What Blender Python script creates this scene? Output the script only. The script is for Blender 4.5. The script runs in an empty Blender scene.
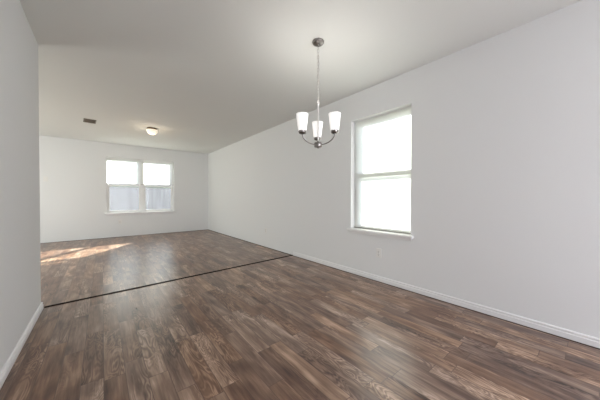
import bpy, bmesh, math, random
from mathutils import Vector, Matrix
random.seed(7)
S = bpy.context.scene
COL = S.collection
R = math.radians

# ---------------------------------------------------------------- camera
cam_d = bpy.data.cameras.new('camera')
cam = bpy.data.objects.new('camera', cam_d); COL.objects.link(cam)
cam_d.sensor_fit = 'HORIZONTAL'; cam_d.sensor_width = 36.0
cam_d.lens = 242.9 / 600 * 36.0
cam_d.clip_start = 0.05
cam.location = (0, 0, 1.04)
cam.rotation_euler = (R(90 - 0.608), 0, R(-39.143))
S.camera = cam

# ---------------------------------------------------------------- world, sun, added fill lamps, portals
SKY = 3.9
w = bpy.data.worlds.new('sky'); S.world = w; w.use_nodes = True
nt = w.node_tree; nt.nodes.clear()
wo = nt.nodes.new('ShaderNodeOutputWorld'); bg = nt.nodes.new('ShaderNodeBackground')
tc = nt.nodes.new('ShaderNodeTexCoord'); sep = nt.nodes.new('ShaderNodeSeparateXYZ')
rp = nt.nodes.new('ShaderNodeValToRGB')
rp.color_ramp.elements[0].position = 0.0; rp.color_ramp.elements[0].color = (0.95, 0.97, 1.0, 1)
rp.color_ramp.elements[1].position = 0.9; rp.color_ramp.elements[1].color = (0.55, 0.74, 1.0, 1)
nt.links.new(tc.outputs['Generated'], sep.inputs[0]); nt.links.new(sep.outputs['Z'], rp.inputs[0])
nt.links.new(rp.outputs[0], bg.inputs[0]); bg.inputs[1].default_value = SKY
nt.links.new(bg.outputs[0], wo.inputs[0])

sun_d = bpy.data.lights.new('sun', 'SUN'); sun = bpy.data.objects.new('sun', sun_d); COL.objects.link(sun)
sun_d.energy = 52; sun_d.angle = R(0.53); sun_d.color = (1.0, 0.93, 0.84)
sun.location = (12, 20, 9)
sun.rotation_euler = Vector((-1.42, -1.87, -1.0)).to_track_quat('-Z', 'Y').to_euler()

def area(name, loc, direction, sx, sy, energy, color=(1, 1, 1), portal=False):
    d = bpy.data.lights.new(name, 'AREA'); o = bpy.data.objects.new(name, d); COL.objects.link(o)
    d.shape = 'RECTANGLE'; d.size = sx; d.size_y = sy; d.energy = energy; d.color = color
    o.location = loc
    o.rotation_euler = Vector(direction).to_track_quat('-Z', 'Y').to_euler()
    if portal: d.cycles.is_portal = True
    return o
# added fill lamps at the made-up doors behind the camera and side window
area('fill_behind_camera', (1.35, -2.62, 1.25), (0, 1, 0), 2.2, 2.0, 88, (0.92, 0.90, 1.0))
area('fill_far_left', (-3.68, 5.6, 1.3), (1, 0, 0), 1.6, 1.4, 100, (0.97, 1.0, 0.96))
area('portal_rear', (0.84, 8.13, 1.33), (0, -1, 0), 1.5, 1.4, 1, portal=True)
area('portal_side', (2.82, 1.72, 1.33), (-1, 0, 0), 0.8, 1.4, 1, portal=True)

S.view_settings.view_transform = 'Standard'; S.view_settings.look = 'None'
S.view_settings.gamma = 1.0; S.view_settings.use_curve_mapping = False
S.view_settings.exposure = 0.0
S.render.engine = 'CYCLES'
S.cycles.use_denoising = True
S.cycles.max_bounces = 14; S.cycles.diffuse_bounces = 8; S.cycles.transparent_max_bounces = 16
S.cycles.sample_clamp_indirect = 6.0
S.cycles.caustics_reflective = False; S.cycles.caustics_refractive = False

# ---------------------------------------------------------------- materials
def srgb(r, g, b):
    f = lambda c: (c / 12.92 if c <= 0.04045 else ((c + 0.055) / 1.055) ** 2.4)
    return (f(r / 255), f(g / 255), f(b / 255), 1)

def mat(name):
    m = bpy.data.materials.new(name); m.use_nodes = True
    n = m.node_tree; b = n.nodes['Principled BSDF']
    return m, n, b

def simple(name, col, rough=0.5, metal=0.0, bump=0.0, bscale=200.0, spec=0.5, var=0.0):
    m, n, b = mat(name)
    b.inputs['Base Color'].default_value = col; b.inputs['Roughness'].default_value = rough
    b.inputs['Metallic'].default_value = metal; b.inputs['Specular IOR Level'].default_value = spec
    t = n.nodes.new('ShaderNodeTexCoord'); z = n.nodes.new('ShaderNodeTexNoise')
    z.inputs['Scale'].default_value = bscale; z.inputs['Detail'].default_value = 3
    n.links.new(t.outputs['Object'], z.inputs['Vector'])
    if bump:
        bp = n.nodes.new('ShaderNodeBump'); bp.inputs['Strength'].default_value = bump
        bp.inputs['Distance'].default_value = 0.002
        n.links.new(z.outputs['Fac'], bp.inputs['Height']); n.links.new(bp.outputs[0], b.inputs['Normal'])
    if var:
        mx = n.nodes.new('ShaderNodeMix'); mx.data_type = 'RGBA'
        mx.inputs['A'].default_value = col
        mx.inputs['B'].default_value = tuple(c * (1 - var) for c in col[:3]) + (1,)
        n.links.new(z.outputs['Fac'], mx.inputs['Factor']); n.links.new(mx.outputs['Result'], b.inputs['Base Color'])
    return m

M_wall = simple('wall_paint', (0.722, 0.732, 0.728, 1), 0.75, bump=0.25, bscale=160, spec=0.25, var=0.02)
M_ceil = simple('ceiling_paint', (0.760, 0.778, 0.760, 1), 0.85, bump=0.35, bscale=120, spec=0.15, var=0.02)
M_trim = simple('trim_paint', (0.755, 0.755, 0.75, 1), 0.35, spec=0.5, var=0.02, bscale=12)
M_vinyl = simple('window_vinyl', (0.80, 0.81, 0.80, 1), 0.4, var=0.02, bscale=12)
M_rail = simple('shade_rail', (0.34, 0.33, 0.30, 1), 0.5, var=0.05, bscale=20)
M_plate = simple('outlet_plastic', (0.74, 0.735, 0.71, 1), 0.35, var=0.02, bscale=30)
M_slot = simple('outlet_slot', (0.03, 0.03, 0.03, 1), 0.6, var=0.1, bscale=90)
M_nickel = simple('brushed_nickel', (0.30, 0.285, 0.27, 1), 0.28, metal=1.0, var=0.15, bscale=60)
M_chain = simple('chain_nickel', (0.62, 0.61, 0.59, 1), 0.3, metal=0.9, var=0.1, bscale=60)
M_stem = simple('satin_stem', (0.78, 0.77, 0.75, 1), 0.35, metal=0.35, var=0.05, bscale=60)
M_bronze = simple('collar_metal', (0.24, 0.17, 0.11, 1), 0.35, metal=0.9, var=0.2, bscale=60)
M_strip = simple('dark_strip', (0.016, 0.010, 0.008, 1), 0.8, spec=0.2, var=0.3, bscale=20)
M_gap_shade = simple('floor_gap_shade', (0.045, 0.030, 0.022, 1), 0.8, var=0.3, bscale=20)  # dark colour standing for the shade in the floor's edge gap
M_vent = simple('vent_metal', (0.17, 0.155, 0.13, 1), 0.5, metal=0.2, var=0.1, bscale=30)
M_ventdark = simple('vent_dark', (0.05, 0.045, 0.04, 1), 0.8, var=0.1, bscale=30)

def glass_mat():
    m, n, b = mat('window_glass'); n.nodes.remove(b)
    o = n.nodes['Material Output']
    tr = n.nodes.new('ShaderNodeBsdfTransparent'); gl = n.nodes.new('ShaderNodeBsdfGlossy')
    gl.inputs['Roughness'].default_value = 0.02
    tr.inputs['Color'].default_value = (0.93, 0.96, 0.95, 1)
    fr = n.nodes.new('ShaderNodeFresnel'); fr.inputs['IOR'].default_value = 1.18
    mx = n.nodes.new('ShaderNodeMixShader')
    n.links.new(fr.outputs[0], mx.inputs[0]); n.links.new(tr.outputs[0], mx.inputs[1]); n.links.new(gl.outputs[0], mx.inputs[2])
    n.links.new(mx.outputs[0], o.inputs['Surface'])
    return m
M_glass = glass_mat()

def shade_mat(name, see):
    m, n, b = mat(name); n.nodes.remove(b)
    o = n.nodes['Material Output']
    tl = n.nodes.new('ShaderNodeBsdfTranslucent'); df = n.nodes.new('ShaderNodeBsdfDiffuse'); tr = n.nodes.new('ShaderNodeBsdfTransparent')
    tl.inputs['Color'].default_value = (0.92, 0.93, 0.92, 1); df.inputs['Color'].default_value = (0.85, 0.85, 0.83, 1)
    tr.inputs['Color'].default_value = (0.96, 0.97, 0.96, 1)
    t = n.nodes.new('ShaderNodeTexCoord'); z = n.nodes.new('ShaderNodeTexNoise'); z.inputs['Scale'].default_value = 60
    n.links.new(t.outputs['Object'], z.inputs['Vector'])
    mp = n.nodes.new('ShaderNodeMapRange'); mp.inputs['To Min'].default_value = 0.38; mp.inputs['To Max'].default_value = 0.42
    n.links.new(z.outputs['Fac'], mp.inputs['Value'])
    a = n.nodes.new('ShaderNodeMixShader'); n.links.new(mp.outputs[0], a.inputs[0])
    n.links.new(tl.outputs[0], a.inputs[1]); n.links.new(df.outputs[0], a.inputs[2])
    c = n.nodes.new('ShaderNodeMixShader'); c.inputs[0].default_value = see
    n.links.new(a.outputs[0], c.inputs[1]); n.links.new(tr.outputs[0], c.inputs[2])
    n.links.new(c.outputs[0], o.inputs['Surface'])
    return m
M_shade = shade_mat('shade_fabric', 0.07)

def screen_mat():
    m, n, b = mat('insect_screen'); n.nodes.remove(b)
    o = n.nodes['Material Output']
    tr = n.nodes.new('ShaderNodeBsdfTransparent'); df = n.nodes.new('ShaderNodeBsdfDiffuse'); tl = n.nodes.new('ShaderNodeBsdfTranslucent')
    df.inputs['Color'].default_value = (0.12, 0.12, 0.125, 1); tl.inputs['Color'].default_value = (0.12, 0.12, 0.13, 1)
    a = n.nodes.new('ShaderNodeMixShader'); c = n.nodes.new('ShaderNodeMixShader'); a.inputs[0].default_value = 0.5
    n.links.new(df.outputs[0], a.inputs[1]); n.links.new(tl.outputs[0], a.inputs[2])
    c.inputs[0].default_value = 0.18
    n.links.new(tr.outputs[0], c.inputs[1]); n.links.new(a.outputs[0], c.inputs[2])
    n.links.new(c.outputs[0], o.inputs['Surface'])
    return m
M_screen = screen_mat()

def lamp_mat(name, col, strength):
    m, n, b = mat(name)
    b.inputs['Base Color'].default_value = (0.85, 0.84, 0.82, 1); b.inputs['Roughness'].default_value = 0.3
    b.inputs['Emission Color'].default_value = col
    t = n.nodes.new('ShaderNodeTexCoord'); z = n.nodes.new('ShaderNodeTexNoise'); z.inputs['Scale'].default_value = 18
    n.links.new(t.outputs['Object'], z.inputs['Vector'])
    mp = n.nodes.new('ShaderNodeMapRange'); mp.inputs['To Min'].default_value = strength * 0.92; mp.inputs['To Max'].default_value = strength * 1.08
    n.links.new(z.outputs['Fac'], mp.inputs['Value']); n.links.new(mp.outputs[0], b.inputs['Emission Strength'])
    return m
M_bulbshade = lamp_mat('frosted_glass_lit', (1.0, 0.985, 0.96, 1), 0.6)
M_dome = lamp_mat('opal_glass_lit', (1.0, 0.80, 0.54, 1), 0.62)

def plank_mat():
    m, n, b = mat('wood_plank_floor')
    N = n.nodes.new; L = n.links.new
    W_, LEN = 0.100, 0.64
    def math_(op, a, bb=None, c=None):
        k = N('ShaderNodeMath'); k.operation = op
        for i, v in enumerate((a, bb, c)):
            if v is None: continue
            if isinstance(v, (int, float)): k.inputs[i].default_value = v
            else: L(v, k.inputs[i])
        return k.outputs[0]
    t = N('ShaderNodeTexCoord'); s = N('ShaderNodeSeparateXYZ'); L(t.outputs['Object'], s.inputs[0])
    x, y = s.outputs['X'], s.outputs['Y']
    u = math_('DIVIDE', x, W_); row = math_('FLOOR', u); fu = math_('FRACT', u)
    wn = N('ShaderNodeTexWhiteNoise'); wn.noise_dimensions = '1D'; L(row, wn.inputs['W'])
    v = math_('ADD', math_('DIVIDE', y, LEN), math_('MULTIPLY', wn.outputs['Value'], 7.3))
    cl = math_('FLOOR', v); fv = math_('FRACT', v)
    cb = N('ShaderNodeCombineXYZ'); L(row, cb.inputs[0]); L(cl, cb.inputs[1])
    w2 = N('ShaderNodeTexWhiteNoise'); w2.noise_dimensions = '2D'; L(cb.outputs[0], w2.inputs['Vector'])
    rnd = w2.outputs['Value']
    sc = N('ShaderNodeSeparateColor'); L(w2.outputs['Color'], sc.inputs[0])
    # grain coordinates, each board shifted to its own piece of wood
    gx = math_('ADD', x, math_('MULTIPLY', rnd, 37.0)); gy = math_('ADD', y, math_('MULTIPLY', sc.outputs[1], 53.0))
    def vec(ax, ay):
        c = N('ShaderNodeCombineXYZ'); L(math_('MULTIPLY', gx, ax), c.inputs[0]); L(math_('MULTIPLY', gy, ay), c.inputs[1]); return c.outputs[0]
    def noise(vv, detail, rough=0.55, dist=0.0):
        z = N('ShaderNodeTexNoise'); z.inputs['Scale'].default_value = 1.0; z.inputs['Detail'].default_value = detail
        z.inputs['Roughness'].default_value = rough; z.inputs['Distortion'].default_value = dist; L(vv, z.inputs['Vector']); return z.outputs['Fac']
    rings = noise(vec(14.0, 2.4), 2.0, 0.45, 0.8)
    ring = math_('SINE', math_('MULTIPLY', rings, 84.0))
    ring01 = math_('ADD', math_('MULTIPLY', ring, 0.5), 0.5)
    fine = noise(vec(110.0, 5.0), 4.0, 0.6)
    streak = noise(vec(42.0, 2.6), 3.0, 0.6, 0.3)
    blot = noise(vec(13.0, 3.2), 2.0, 0.5, 0.5)
    mask = noise(vec(5.0, 0.9), 1.0, 0.5)
    mk = N('ShaderNodeMapRange'); mk.inputs['From Min'].default_value = 0.45; mk.inputs['From Max'].default_value = 0.60; L(mask, mk.inputs['Value'])
    val = math_('ADD', math_('ADD', 0.06, math_('MULTIPLY', rnd, 0.26)), math_('MULTIPLY', streak, 0.55))
    val = math_('ADD', val, math_('MULTIPLY', math_('SUBTRACT', blot, 0.5), 0.90))
    val = math_('ADD', val, math_('MULTIPLY', math_('SUBTRACT', fine, 0.5), 0.34))
    val = math_('ADD', val, math_('MULTIPLY', math_('MULTIPLY', math_('SUBTRACT', ring01, 0.5), mk.outputs[0]), 0.30))
    ramp = N('ShaderNodeValToRGB'); e = ramp.color_ramp.elements
    e[0].position = 0.17; e[0].color = srgb(60, 43, 36)
    e[1].position = 0.80; e[1].color = srgb(196, 168, 149)
    for p, c in ((0.34, srgb(97, 73, 62)), (0.49, srgb(125, 100, 85)), (0.64, srgb(155, 130, 112))):
        q = e.new(p); q.color = c
    val = math_('ADD', math_('MULTIPLY', math_('SUBTRACT', val, 0.5), 0.86), 0.53)
    L(val, ramp.inputs[0])
    hs = N('ShaderNodeHueSaturation'); L(ramp.outputs[0], hs.inputs['Color'])
    L(math_('ADD', 0.92, math_('MULTIPLY', sc.outputs[2], 0.30)), hs.inputs['Saturation'])
    hs.inputs['Value'].default_value = 0.94
    # joints
    du = math_('MULTIPLY', math_('MINIMUM', fu, math_('SUBTRACT', 1.0, fu)), W_)
    dv = math_('MULTIPLY', math_('MINIMUM', fv, math_('SUBTRACT', 1.0, fv)), LEN)
    d = math_('MINIMUM', du, dv)
    jr = N('ShaderNodeMapRange'); jr.inputs['From Min'].default_value = 0.0006; jr.inputs['From Max'].default_value = 0.0024
    L(d, jr.inputs['Value'])
    mx = N('ShaderNodeMix'); mx.data_type = 'RGBA'; mx.inputs['A'].default_value = srgb(86, 67, 58)
    L(jr.outputs[0], mx.inputs['Factor']); L(hs.outputs[0], mx.inputs['B'])
    L(mx.outputs['Result'], b.inputs['Base Color'])
    rr = N('ShaderNodeMapRange'); rr.inputs['To Min'].default_value = 0.26; rr.inputs['To Max'].default_value = 0.32
    L(streak, rr.inputs['Value']); L(rr.outputs[0], b.inputs['Roughness'])
    b.inputs['Specular IOR Level'].default_value = 0.6
    bp = N('ShaderNodeBump'); bp.inputs['Strength'].default_value = 0.15; bp.inputs['Distance'].default_value = 0.0006
    hgt = math_('ADD', math_('MULTIPLY', jr.outputs[0], 1.0), math_('MULTIPLY', fine, 0.15))
    L(hgt, bp.inputs['Height']); L(bp.outputs[0], b.inputs['Normal'])
    return m
M_floor = plank_mat()

def board_mat():
    m, n, b = mat('weathered_boards')
    N = n.nodes.new; L = n.links.new
    t = N('ShaderNodeTexCoord'); mp = N('ShaderNodeMapping'); mp.inputs['Scale'].default_value = (14, 14, 0.8)
    L(t.outputs['Object'], mp.inputs['Vector'])
    z = N('ShaderNodeTexNoise'); z.inputs['Scale'].default_value = 1.0; z.inputs['Detail'].default_value = 4; L(mp.outputs[0], z.inputs['Vector'])
    r = N('ShaderNodeValToRGB'); r.color_ramp.elements[0].position = 0.3; r.color_ramp.elements[1].position = 0.7
    r.color_ramp.elements[0].color = (0.11, 0.105, 0.115, 1); r.color_ramp.elements[1].color = (0.25, 0.24, 0.265, 1)
    L(z.outputs['Fac'], r.inputs[0]); L(r.outputs[0], b.inputs['Base Color']); b.inputs['Roughness'].default_value = 0.9
    return m
M_board = board_mat()
M_lawn = simple('dry_lawn', (0.16, 0.16, 0.09, 1), 0.95, bump=0.6, bscale=30, var=0.5)
M_render = simple('exterior_wall', (0.45, 0.42, 0.38, 1), 0.9, bump=0.3, bscale=50, var=0.1)

# ---------------------------------------------------------------- mesh helpers
def box(bm, x0, x1, y0, y1, z0, z1):
    vs = [bm.verts.new((x, y, z)) for z in (z0, z1) for y in (y0, y1) for x in (x0, x1)]
    for f in ((0, 2, 3, 1), (4, 5, 7, 6), (0, 1, 5, 4), (2, 6, 7, 3), (0, 4, 6, 2), (1, 3, 7, 5)):
        bm.faces.new([vs[i] for i in f])

def boxes(*bs):
    bm = bmesh.new()
    for b in bs: box(bm, *b)
    return bm

def lathe(profile, seg=40, center=(0, 0, 0), bm=None, close=False):
    bm = bm or bmesh.new(); cx, cy, cz = center; rings = []
    for r, z in profile:
        if r < 1e-6: rings.append([bm.verts.new((cx, cy, cz + z))])
        else: rings.append([bm.verts.new((cx + r * math.cos(2 * math.pi * i / seg), cy + r * math.sin(2 * math.pi * i / seg), cz + z)) for i in range(seg)])
    pairs = list(zip(rings, rings[1:])) + ([(rings[-1], rings[0])] if close else [])
    for a, b in pairs:
        if len(a) == 1 and len(b) == 1: continue
        for i in range(seg):
            j = (i + 1) % seg
            if len(a) == 1: bm.faces.new((a[0], b[i], b[j]))
            elif len(b) == 1: bm.faces.new((a[i], b[0], a[j]))
            else: bm.faces.new((a[i], b[i], b[j], a[j]))
    bmesh.ops.recalc_face_normals(bm, faces=bm.faces)
    return bm

def tube(bm, pts, r, seg=10, closed=False):
    pts = [Vector(p) for p in pts]; n = len(pts); rings = []
    up = Vector((0.13, 0.31, 0.94)).normalized()
    for i, p in enumerate(pts):
        if closed: t = (pts[(i + 1) % n] - pts[i - 1]).normalized()
        else: t = (pts[min(i + 1, n - 1)] - pts[max(i - 1, 0)]).normalized()
        a = t.cross(up)
        if a.length < 0.1: a = t.cross(Vector((1, 0, 0)))
        a.normalize(); b = t.cross(a).normalized()
        rings.append([bm.verts.new(p + r * (math.cos(2 * math.pi * k / seg) * a + math.sin(2 * math.pi * k / seg) * b)) for k in range(seg)])
    prs = list(zip(rings, rings[1:])) + ([(rings[-1], rings[0])] if closed else [])
    for A, B in prs:
        for k in range(seg):
            j = (k + 1) % seg; bm.faces.new((A[k], A[j], B[j], B[k]))
    if not closed: bm.faces.new(rings[0]); bm.faces.new(rings[-1])
    bmesh.ops.recalc_face_normals(bm, faces=bm.faces)
    return bm

def obj(name, bm, m, parent=None, smooth=False, bevel=0.0, loc=None):
    me = bpy.data.meshes.new(name); bm.to_mesh(me); bm.free()
    me.materials.append(m)
    if smooth:
        me.polygons.foreach_set('use_smooth', [True] * len(me.polygons))
        me.set_sharp_from_angle(angle=R(40))
    o = bpy.data.objects.new(name, me); COL.objects.link(o)
    if parent is not None: o.parent = parent
    if loc is not None: o.location = loc
    if bevel:
        md = o.modifiers.new('bevel', 'BEVEL'); md.width = bevel; md.segments = 2; md.limit_method = 'ANGLE'
    return o

def struct(name, bm, m, **k):
    o = obj(name, bm, m, **k); o['kind'] = 'structure'; return o

def empty(name, loc, rot=(0, 0, 0)):
    o = bpy.data.objects.new(name, None); COL.objects.link(o); o.location = loc; o.rotation_euler = rot
    o.empty_display_size = 0.1
    return o

def tag(o, label, cat, group=None):
    o['label'] = label; o['category'] = cat
    if group: o['group'] = group
    return o

# ---------------------------------------------------------------- the room
H = 2.44; XR = 2.651; YB = 7.959; XL = -0.446; YS = 3.25; XF = -3.6; YF = -2.5; T = 0.16
WR = (1.312, 2.148, 0.607, 2.082)      # window in the right wall: y0, y1, z0, z1
WB = (0.080, 1.655, 0.625, 2.085)      # window in the back wall:  x0, x1, z0, z1

struct('floor', boxes((XF - T, XR + T, YF - T, YB + T, -0.1, 0.0)), M_floor)
struct('ceiling', boxes((XF - T, XR + T, YF - T, YB + T, H, H + 0.12)), M_ceil)
y0, y1, z0, z1 = WR
struct('wall_right', boxes((XR, XR + T, YF, y0, 0, H), (XR, XR + T, y1, YB + T, 0, H),
                           (XR, XR + T, y0, y1, 0, z0), (XR, XR + T, y0, y1, z1, H)), M_wall)
x0, x1, z0, z1 = WB
struct('wall_back', boxes((XF, x0, YB, YB + T, 0, H), (x1, XR, YB, YB + T, 0, H),
                          (x0, x1, YB, YB + T, 0, z0), (x0, x1, YB, YB + T, z1, H)), M_wall)
struct('wall_left', boxes((XL - 0.12, XL, YF, YS, 0, H), (XF, XL - 0.12, YS - 0.12, YS, 0, H)), M_wall, bevel=0.004)
struct('wall_far_left', boxes((XF - T, XF, YS - 0.12, 4.8, 0, H), (XF - T, XF, 6.4, YB + T, 0, H),
                              (XF - T, XF, 4.8, 6.4, 0, 0.6), (XF - T, XF, 4.8, 6.4, 2.06, H)), M_wall)
struct('wall_front', boxes((XL - 0.12, 0.25, YF - T, YF, 0, H), (2.45, XR + T, YF - T, YF, 0, H),
                           (0.25, 2.45, YF - T, YF, 2.25, H)), M_wall)

def baseboard(name, a, b, nrm):
    """profile run from a to b, standing out from the wall along nrm"""
    prof = [(0, 0), (0.013, 0), (0.013, 0.036), (0.0115, 0.040), (0.0085, 0.042), (0.0085, 0.046), (0.011, 0.049), (0.011, 0.056), (0.008, 0.061), (0.003, 0.064), (0, 0.064)]
    bm = bmesh.new(); rings = []
    d = (Vector(b) - Vector(a)).normalized()
    for p in (a, b):
        rings.append([bm.verts.new((p[0] + nrm[0] * u, p[1] + nrm[1] * u, v + 0.004)) for u, v in prof])
    k = len(prof)
    for i in range(k):
        j = (i + 1) % k; bm.faces.new((rings[0][i], rings[0][j], rings[1][j], rings[1][i]))
    bm.faces.new(rings[0]); bm.faces.new(rings[1])
    bmesh.ops.recalc_face_normals(bm, faces=bm.faces)
    return struct(name, bm, M_trim)
baseboard('baseboard_right', (XR, YF), (XR, 3.44), (-1, 0))
baseboard('baseboard_left', (XL, YF), (XL, YS + 0.014), (1, 0))
baseboard('baseboard_left_end', (XF, YS), (XL, YS), (0, 1))

# dark strip between the two floors and flat strips painted dark for the shaded gap along the walls
bm = bmesh.new()
pr = [(-0.021, 0.0), (-0.017, 0.004), (-0.008, 0.007), (0.008, 0.007), (0.017, 0.004), (0.021, 0.0)]
ends = [((XL + 0.016), 3.300), (XR - 0.0005, 3.465)]
rg = [[bm.verts.new((e[0], e[1] + u, v)) for u, v in pr] for e in ends]
for i in range(len(pr) - 1): bm.faces.new((rg[0][i], rg[1][i], rg[1][i + 1], rg[0][i + 1]))
bm.faces.new((rg[0][-1], rg[0][0], rg[1][0], rg[1][-1])); bm.faces.new(rg[0]); bm.faces.new(rg[1][::-1])
bmesh.ops.recalc_face_normals(bm, faces=bm.faces)
struct('trim_1', bm, M_strip, smooth=True)
struct('gap_shade_right', boxes((XR - 0.020, XR - 0.0005, 3.49, YB - 0.0005, 0.0, 0.004)), M_gap_shade)
struct('gap_shade_back', boxes((XF + 0.001, XR - 0.021, YB - 0.026, YB - 0.0005, 0.0, 0.004)), M_gap_shade)
struct('gap_shade_dining', boxes((XR - 0.0215, XR - 0.0145, YF, 3.435, 0.0, 0.003)), M_gap_shade)

# ---------------------------------------------------------------- windows
def frame_bm(u0, u1, v0, v1, wd, d0, d1, P):
    """rectangular ring in wall coordinates (u across, v up, d depth)"""
    bm = bmesh.new()
    for a in ((u0, u0 + wd, v0, v1), (u1 - wd, u1, v0, v1), (u0 + wd, u1 - wd, v0, v0 + wd), (u0 + wd, u1 - wd, v1 - wd, v1)):
        pbox(bm, a[0], a[1], a[2], a[3], d0, d1, P)
    return bm
def pbox(bm, u0, u1, v0, v1, d0, d1, P):
    a = P(u0, d0, v0); b = P(u1, d1, v1)
    box(bm, min(a[0], b[0]), max(a[0], b[0]), min(a[1], b[1]), max(a[1], b[1]), min(a[2], b[2]), max(a[2], b[2]))
PR = lambda u, d, v: (XR + d, u, v)          # right wall: u = y
PB = lambda u, d, v: (u, YB + d, v)          # back wall:  u = x

def window(name, u0, u1, v0, v1, P, units, mid, mull=0.07):
    root = empty(name, P((u0 + u1) / 2, 0.1, v0)); root['kind'] = 'structure'
    inv = Vector(root.location)
    Q = lambda u, d, v: tuple(Vector(P(u, d, v)) - inv)
    def part(nm, bm, m, parent=root, **k): return obj(nm, bm, m, parent, **k)
    part('window_frame', frame_bm(u0, u1, v0, v1, 0.030, 0.085, 0.150, Q), M_vinyl, bevel=0.002)
    wdt = (u1 - u0 - mull * (units - 1)) / units
    for k in range(units):
        a = u0 + k * (wdt + mull); b = a + wdt
        if k:
            bm = bmesh.new(); pbox(bm, a - mull, a, v0 + 0.03, v1 - 0.03, 0.080, 0.150, Q)
            part('mullion', bm, M_vinyl, bevel=0.002)
        la = a + (0.030 if k == 0 else 0.0); lb = b - (0.030 if k == units - 1 else 0.0)
        # upper sash further out, lower sash nearer the room
        up = part('upper_sash', frame_bm(la, lb, mid - 0.034, v1 - 0.03, 0.030, 0.122, 0.145, Q), M_vinyl, bevel=0.002)
        bm = bmesh.new(); pbox(bm, la + 0.03, lb - 0.03, mid - 0.006, v1 - 0.06, 0.132, 0.136, Q)
        part('glass_pane', bm, M_glass, up)
        bm = bmesh.new(); pbox(bm, la + 0.004, lb - 0.004, v0 + 0.034, v1 - 0.034, 0.148, 0.1485, Q)
        part('insect_screen', bm, M_screen)
        lo = part('lower_sash', frame_bm(la, lb, v0 + 0.03, mid + 0.034, 0.036, 0.092, 0.120, Q), M_vinyl, bevel=0.002)
        bm = bmesh.new(); pbox(bm, la + 0.036, lb - 0.036, v0 + 0.066, mid, 0.104, 0.108, Q)
        part('glass_pane', bm, M_glass, lo)
    # sill board with horns and the apron below it
    bm = bmesh.new(); pbox(bm, u0 + 0.001, u1 - 0.001, v0 - 0.004, v0 + 0.012, 0.0, 0.088, Q); pbox(bm, u0 - 0.038, u1 + 0.038, v0 - 0.016, v0 + 0.012, -0.045, 0.0, Q)
    part('window_sill', bm, M_trim, bevel=0.004)
    bm = bmesh.new(); pbox(bm, u0 - 0.012, u1 + 0.012, v0 - 0.050, v0 - 0.0165, -0.014, -0.0005, Q)
    part('window_apron', bm, M_trim, bevel=0.004)
    return root
window('window_1', WR[0], WR[1], WR[2], WR[3], PR, 1, 1.338)
window('window_2', WB[0], WB[1], WB[2], WB[3], PB, 2, 1.345, 0.085)

def roller_shade(u0, u1, vtop, vbot, P, depth, label):
    root = empty('window_shade', P((u0 + u1) / 2, depth, vtop))
    tag(root, label, 'window shade')
    inv = Vector(root.location); Q = lambda u, d, v: tuple(Vector(P(u, d, v)) - inv)
    g = 0.006
    bm = bmesh.new(); pbox(bm, u0 + g, u1 - g, vtop - 0.010, vtop - 0.001, depth - 0.010, depth + 0.010, Q)
    obj('head_rail', bm, M_trim, root, bevel=0.003)
    bm = bmesh.new(); pbox(bm, u0 + g, u1 - g, vbot, vtop - 0.010, depth - 0.0004, depth + 0.0004, Q)
    bm.faces.ensure_lookup_table()
    # keep one thin sheet: the face towards the room
    far = [f for f in bm.faces if f.calc_area() > 0.1]
    bmesh.ops.delete(bm, geom=[f for f in bm.faces if f is not far[0]], context='FACES')
    obj('shade_fabric', bm, M_shade, root, smooth=False)
    bm = bmesh.new(); pbox(bm, u0 + g, u1 - g, vbot - 0.012, vbot, depth - 0.011, depth + 0.011, Q)
    obj('bottom_rail', bm, M_rail, root, bevel=0.003)
    return root
roller_shade(WR[0], WR[1], WR[3], 0.634, PR, 0.072, 'white translucent shade drawn fully down over the tall window in the right wall')
roller_shade(WB[0], WB[1], WB[3], 1.412, PB, 0.068, 'white translucent shade lowered halfway over the wide window in the far wall')

# unseen side window and door frame, added to let the fill light in
o = obj('added_window', frame_bm(4.8, 6.4, 0.6, 2.06, 0.05, -0.13, -0.07, lambda u, d, v: (XF + d, u, v)), M_vinyl); o['kind'] = 'structure'
bm = frame_bm(0.25, 1.35, 0.0, 2.25, 0.07, -0.12, -0.06, lambda u, d, v: (u, YF + d, v))
b2 = lambda u, d, v: (u, YF + d, v)
for a in ((1.35, 1.42, 0.0, 2.25), (2.38, 2.45, 0.0, 2.25), (1.42, 2.38, 0.0, 0.07), (1.42, 2.38, 2.18, 2.25)):
    pbox(bm, a[0], a[1], a[2], a[3], -0.12, -0.06, b2)
struct('added_door', bm, M_vinyl)

# ---------------------------------------------------------------- chandelier
CX, CY = 1.513, 1.600
ch = empty('chandelier', (CX, CY, H))
tag(ch, 'brushed nickel chandelier with three lit frosted glass shades hanging by a chain', 'chandelier')
obj('canopy', lathe([(0, 0), (0.051, 0), (0.053, -0.004), (0.052, -0.014), (0.045, -0.022), (0.030, -0.028), (0.012, -0.031), (0.010, -0.045), (0, -0.046)], 48), M_nickel, ch, smooth=True)
# chain
def link_pts(zc, turn, hl=0.017, hw=0.0075):
    pts = []
    for i in range(20):
        a = 2 * math.pi * i / 20; u = hw * math.cos(a); v = math.sin(a)
        vz = (hl - hw) * (1 if v > 0 else -1) * min(1, abs(v) * 3) + hw * v
        c, s = math.cos(turn), math.sin(turn)
        pts.append((u * c, u * s, zc + vz))
    return pts
bm = bmesh.new(); z = -0.055; k = 0; ZST = 1.905 - H
while z > ZST + 0.020:
    tube(bm, link_pts(z, R(39 + 90 * (k % 2))), 0.0019, 8, closed=True); z -= 0.0285; k += 1
obj('chain', bm, M_chain, ch, smooth=True)
bm = bmesh.new(); tube(bm, [(0.004 * math.sin(t * 7), 0.004 * math.cos(t * 7), -0.04 + (ZST + 0.045) * t) for t in [i / 40 for i in range(41)]], 0.0022, 8)
obj('power_cord', bm, simple('clear_cord', (0.70, 0.69, 0.66, 1), 0.4, var=0.05, bscale=40), ch, smooth=True)
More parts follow.
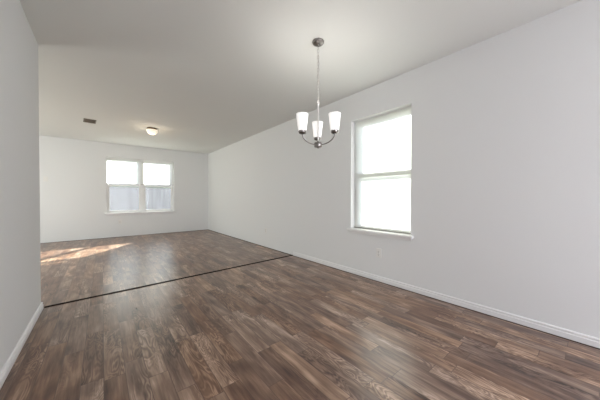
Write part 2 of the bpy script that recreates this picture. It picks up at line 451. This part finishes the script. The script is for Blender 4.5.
# stem with its loop on top
zb = 1.552 - H
bm = lathe([(0, zb), (0.0070, zb), (0.0070, ZST - 0.03), (0.010, ZST - 0.028), (0.010, ZST - 0.014), (0.006, ZST - 0.010), (0, ZST - 0.010)], 24)
tube(bm, [(0.010 * math.cos(a), 0, ZST + 0.010 * math.sin(a)) for a in [2 * math.pi * i / 20 for i in range(20)]], 0.0028, 8, closed=True)
obj('stem', bm, M_stem, ch, smooth=True)
hz = 1.487 - H
obj('hub', lathe([(0, hz + 0.056), (0.010, hz + 0.056), (0.014, hz + 0.050), (0.034, hz + 0.046), (0.036, hz + 0.042), (0.036, hz + 0.012), (0.032, hz + 0.006), (0.012, hz + 0.004), (0.008, hz - 0.004), (0, hz - 0.006)], 40), M_nickel, ch, smooth=True)
RA = 0.162; ZC = 1.594 - H
for k, ang in enumerate((2, 122, 242)):
    th = R(90 - 39.143 - ang)           # measured from the viewing direction
    dx, dy = math.cos(th), math.sin(th)
    pts = []
    for i in range(15):
        q = i / 14 * math.pi / 2
        rr = 0.034 + (RA - 0.034) * math.sin(q); zz = hz + 0.026 + (ZC - hz - 0.026) * (1 - math.cos(q))
        pts.append((dx * rr, dy * rr, zz))
    arm = obj('arm', tube(bmesh.new(), pts, 0.0048, 12), M_nickel, ch, smooth=True)
    c = (dx * RA, dy * RA, ZC)
    obj('socket_cup', lathe([(0, -0.004), (0.012, -0.004), (0.030, 0.004), (0.0345, 0.010), (0.0345, 0.024), (0.030, 0.025), (0.0, 0.025)], 32, c), M_nickel, arm, smooth=True)
    sp = [(0.0, 0.0262), (0.030, 0.0262), (0.035, 0.029), (0.0375, 0.045), (0.0440, 0.098), (0.0505, 0.152), (0.0530, 0.170), (0.0515, 0.1705), (0.0480, 0.152), (0.0415, 0.098), (0.0350, 0.045), (0.030, 0.032), (0.0, 0.031)]
    obj('glass_shade', lathe(sp, 40, c), M_bulbshade, arm, smooth=True)
    bl = bpy.data.lights.new('bulb_light', 'POINT'); bo = bpy.data.objects.new('bulb_light', bl); COL.objects.link(bo)
    bl.energy = 2.9; bl.color = (1.0, 0.96, 0.90); bl.shadow_soft_size = 0.025; bo.parent = arm
    bo.location = (c[0], c[1], c[2] + 0.12)

# ---------------------------------------------------------------- ceiling light
fl = empty('ceiling_light', (0.792, 5.72, H))
tag(fl, 'small lit round ceiling light with a warm glass dome, beyond the chandelier', 'ceiling light')
obj('mounting_collar', lathe([(0, 0), (0.084, 0), (0.090, -0.005), (0.090, -0.020), (0.096, -0.026), (0.096, -0.030), (0.090, -0.034), (0, -0.034)], 48), M_bronze, fl, smooth=True)
dome = [(0.097 * math.cos(a) ** 0.8, -0.0345 - 0.095 * math.sin(a)) for a in [i / 14 * math.pi / 2 for i in range(15)]]
dome[-1] = (0, dome[-1][1])
obj('glass_dome', lathe([(0, -0.0345)] + dome, 48), M_dome, fl, smooth=True)
bl = bpy.data.lights.new('dome_light', 'POINT'); bo = bpy.data.objects.new('dome_light', bl); COL.objects.link(bo)
bl.energy = 2.5; bl.color = (1.0, 0.80, 0.56); bl.shadow_soft_size = 0.1; bo.parent = fl; bo.location = (0, 0, -0.24)

# ---------------------------------------------------------------- ceiling vent
vt = empty('air_vent', (-0.168, 5.885, H), (0, 0, R(4)))
tag(vt, 'small rectangular metal air vent with louvres set in the ceiling', 'air vent')
obj('vent_frame', frame_bm(-0.088, 0.088, -0.135, 0.135, 0.016, -0.007, 0.0, lambda u, d, v: (u, v, d)), M_vent, vt, bevel=0.002)
obj('vent_backing', boxes((-0.072, 0.072, -0.119, 0.119, -0.0015, -0.0002)), M_ventdark, vt)
for i in range(9):
    y = -0.108 + i * 0.027
    bm = boxes((-0.072, 0.072, -0.0085, 0.0085, -0.0006, 0.0006))
    bmesh.ops.rotate(bm, cent=(0, 0, 0), matrix=Matrix.Rotation(R(-28), 3, 'X'), verts=bm.verts)
    bmesh.ops.translate(bm, vec=(0, y, -0.0062), verts=bm.verts)
    obj('louvre', bm, M_vent, vt)

# ---------------------------------------------------------------- outlets
def wall_outlet(loc, rotz, label):
    """faces -Y before turning"""
    r = empty('wall_outlet', loc, (0, 0, rotz)); tag(r, label, 'outlet', None)
    obj('cover_plate', boxes((-0.035, 0.035, -0.006, 0.0, -0.057, 0.057)), M_plate, r, bevel=0.0025)
    for s in (1, -1):
        rc = obj('receptacle', boxes((-0.017, 0.017, -0.0085, -0.0062, s * 0.0195 - 0.0145, s * 0.0195 + 0.0145)), M_plate, r, bevel=0.003)
        zc = s * 0.0195
        obj('socket_slots', boxes((-0.0085, -0.0060, -0.0090, -0.0086, zc - 0.003, zc + 0.007), (0.0060, 0.0085, -0.0090, -0.0086, zc - 0.003, zc + 0.006),
                                  (-0.0025, 0.0025, -0.0090, -0.0086, zc - 0.0105, zc - 0.006)), M_slot, rc)
    bm = lathe([(0, -0.0018), (0.0035, -0.0016), (0.0035, 0.0)], 12)
    bmesh.ops.rotate(bm, cent=(0, 0, 0), matrix=Matrix.Rotation(R(-90), 3, 'X'), verts=bm.verts)
    bmesh.ops.translate(bm, vec=(0, -0.0062, 0), verts=bm.verts)
    obj('plate_screw', bm, M_nickel, r)
    return r
wall_outlet((XR, 1.709, 0.351), R(-90), 'white wall outlet directly below the shaded window in the right wall')
wall_outlet((XR, 4.385, 0.347), R(-90), 'white wall outlet low on the bare far stretch of the right wall')
wall_outlet((0.358, YB, 0.395), 0, 'white wall outlet on the far wall below the wide window')

# light switch on the far wall's left part
sw = empty('light_switch', (-1.00, YB, 1.46), (0, 0, 0))
tag(sw, 'white light switch on the far wall, left of the wide window', 'light switch')
obj('cover_plate', boxes((-0.035, 0.035, -0.006, 0.0, -0.057, 0.057)), M_plate, sw, bevel=0.0025)
bm = boxes((-0.0165, 0.0165, -0.0095, -0.0062, -0.033, 0.033))
obj('rocker', bm, M_plate, sw, bevel=0.002)

# ---------------------------------------------------------------- outside
struct('ground', boxes((-14, 14, -9, YF - T, -0.35, -0.25), (XR + T, 14, YF - T, 18, -0.35, -0.25), (-14, XR + T, YB + T, 18, -0.35, -0.25), (-14, XF - T, YF - T, YB + T, -0.35, -0.25)), M_lawn)
def fence(p0, p1, label):
    p0 = Vector(p0); p1 = Vector(p1); L = (p1 - p0).length; ang = math.atan2(p1.y - p0.y, p1.x - p0.x)
    r = empty('wooden_fence', (p0.x, p0.y, -0.25), (0, 0, ang)); tag(r, label, 'fence')
    bm = bmesh.new(); x = 0; wd = 0.14; i = 0
    while x < L:
        hh = 2.02 + random.uniform(-0.008, 0.008)
        box(bm, x, x + wd, -0.010, 0.008 + random.uniform(-0.002, 0.002), 0.02, hh); x += wd + 0.001; i += 1
    obj('fence_boards', bm, M_board, r)
    bm = bmesh.new()
    for z in (0.35, 1.0, 1.7): box(bm, 0, L, 0.0105, 0.05, z - 0.04, z + 0.04)
    obj('fence_rails', bm, M_board, r)
    x = 0.3
    return r
fence((-7, 12.2), (7, 12.2), 'grey weathered wooden board fence seen through the far window')
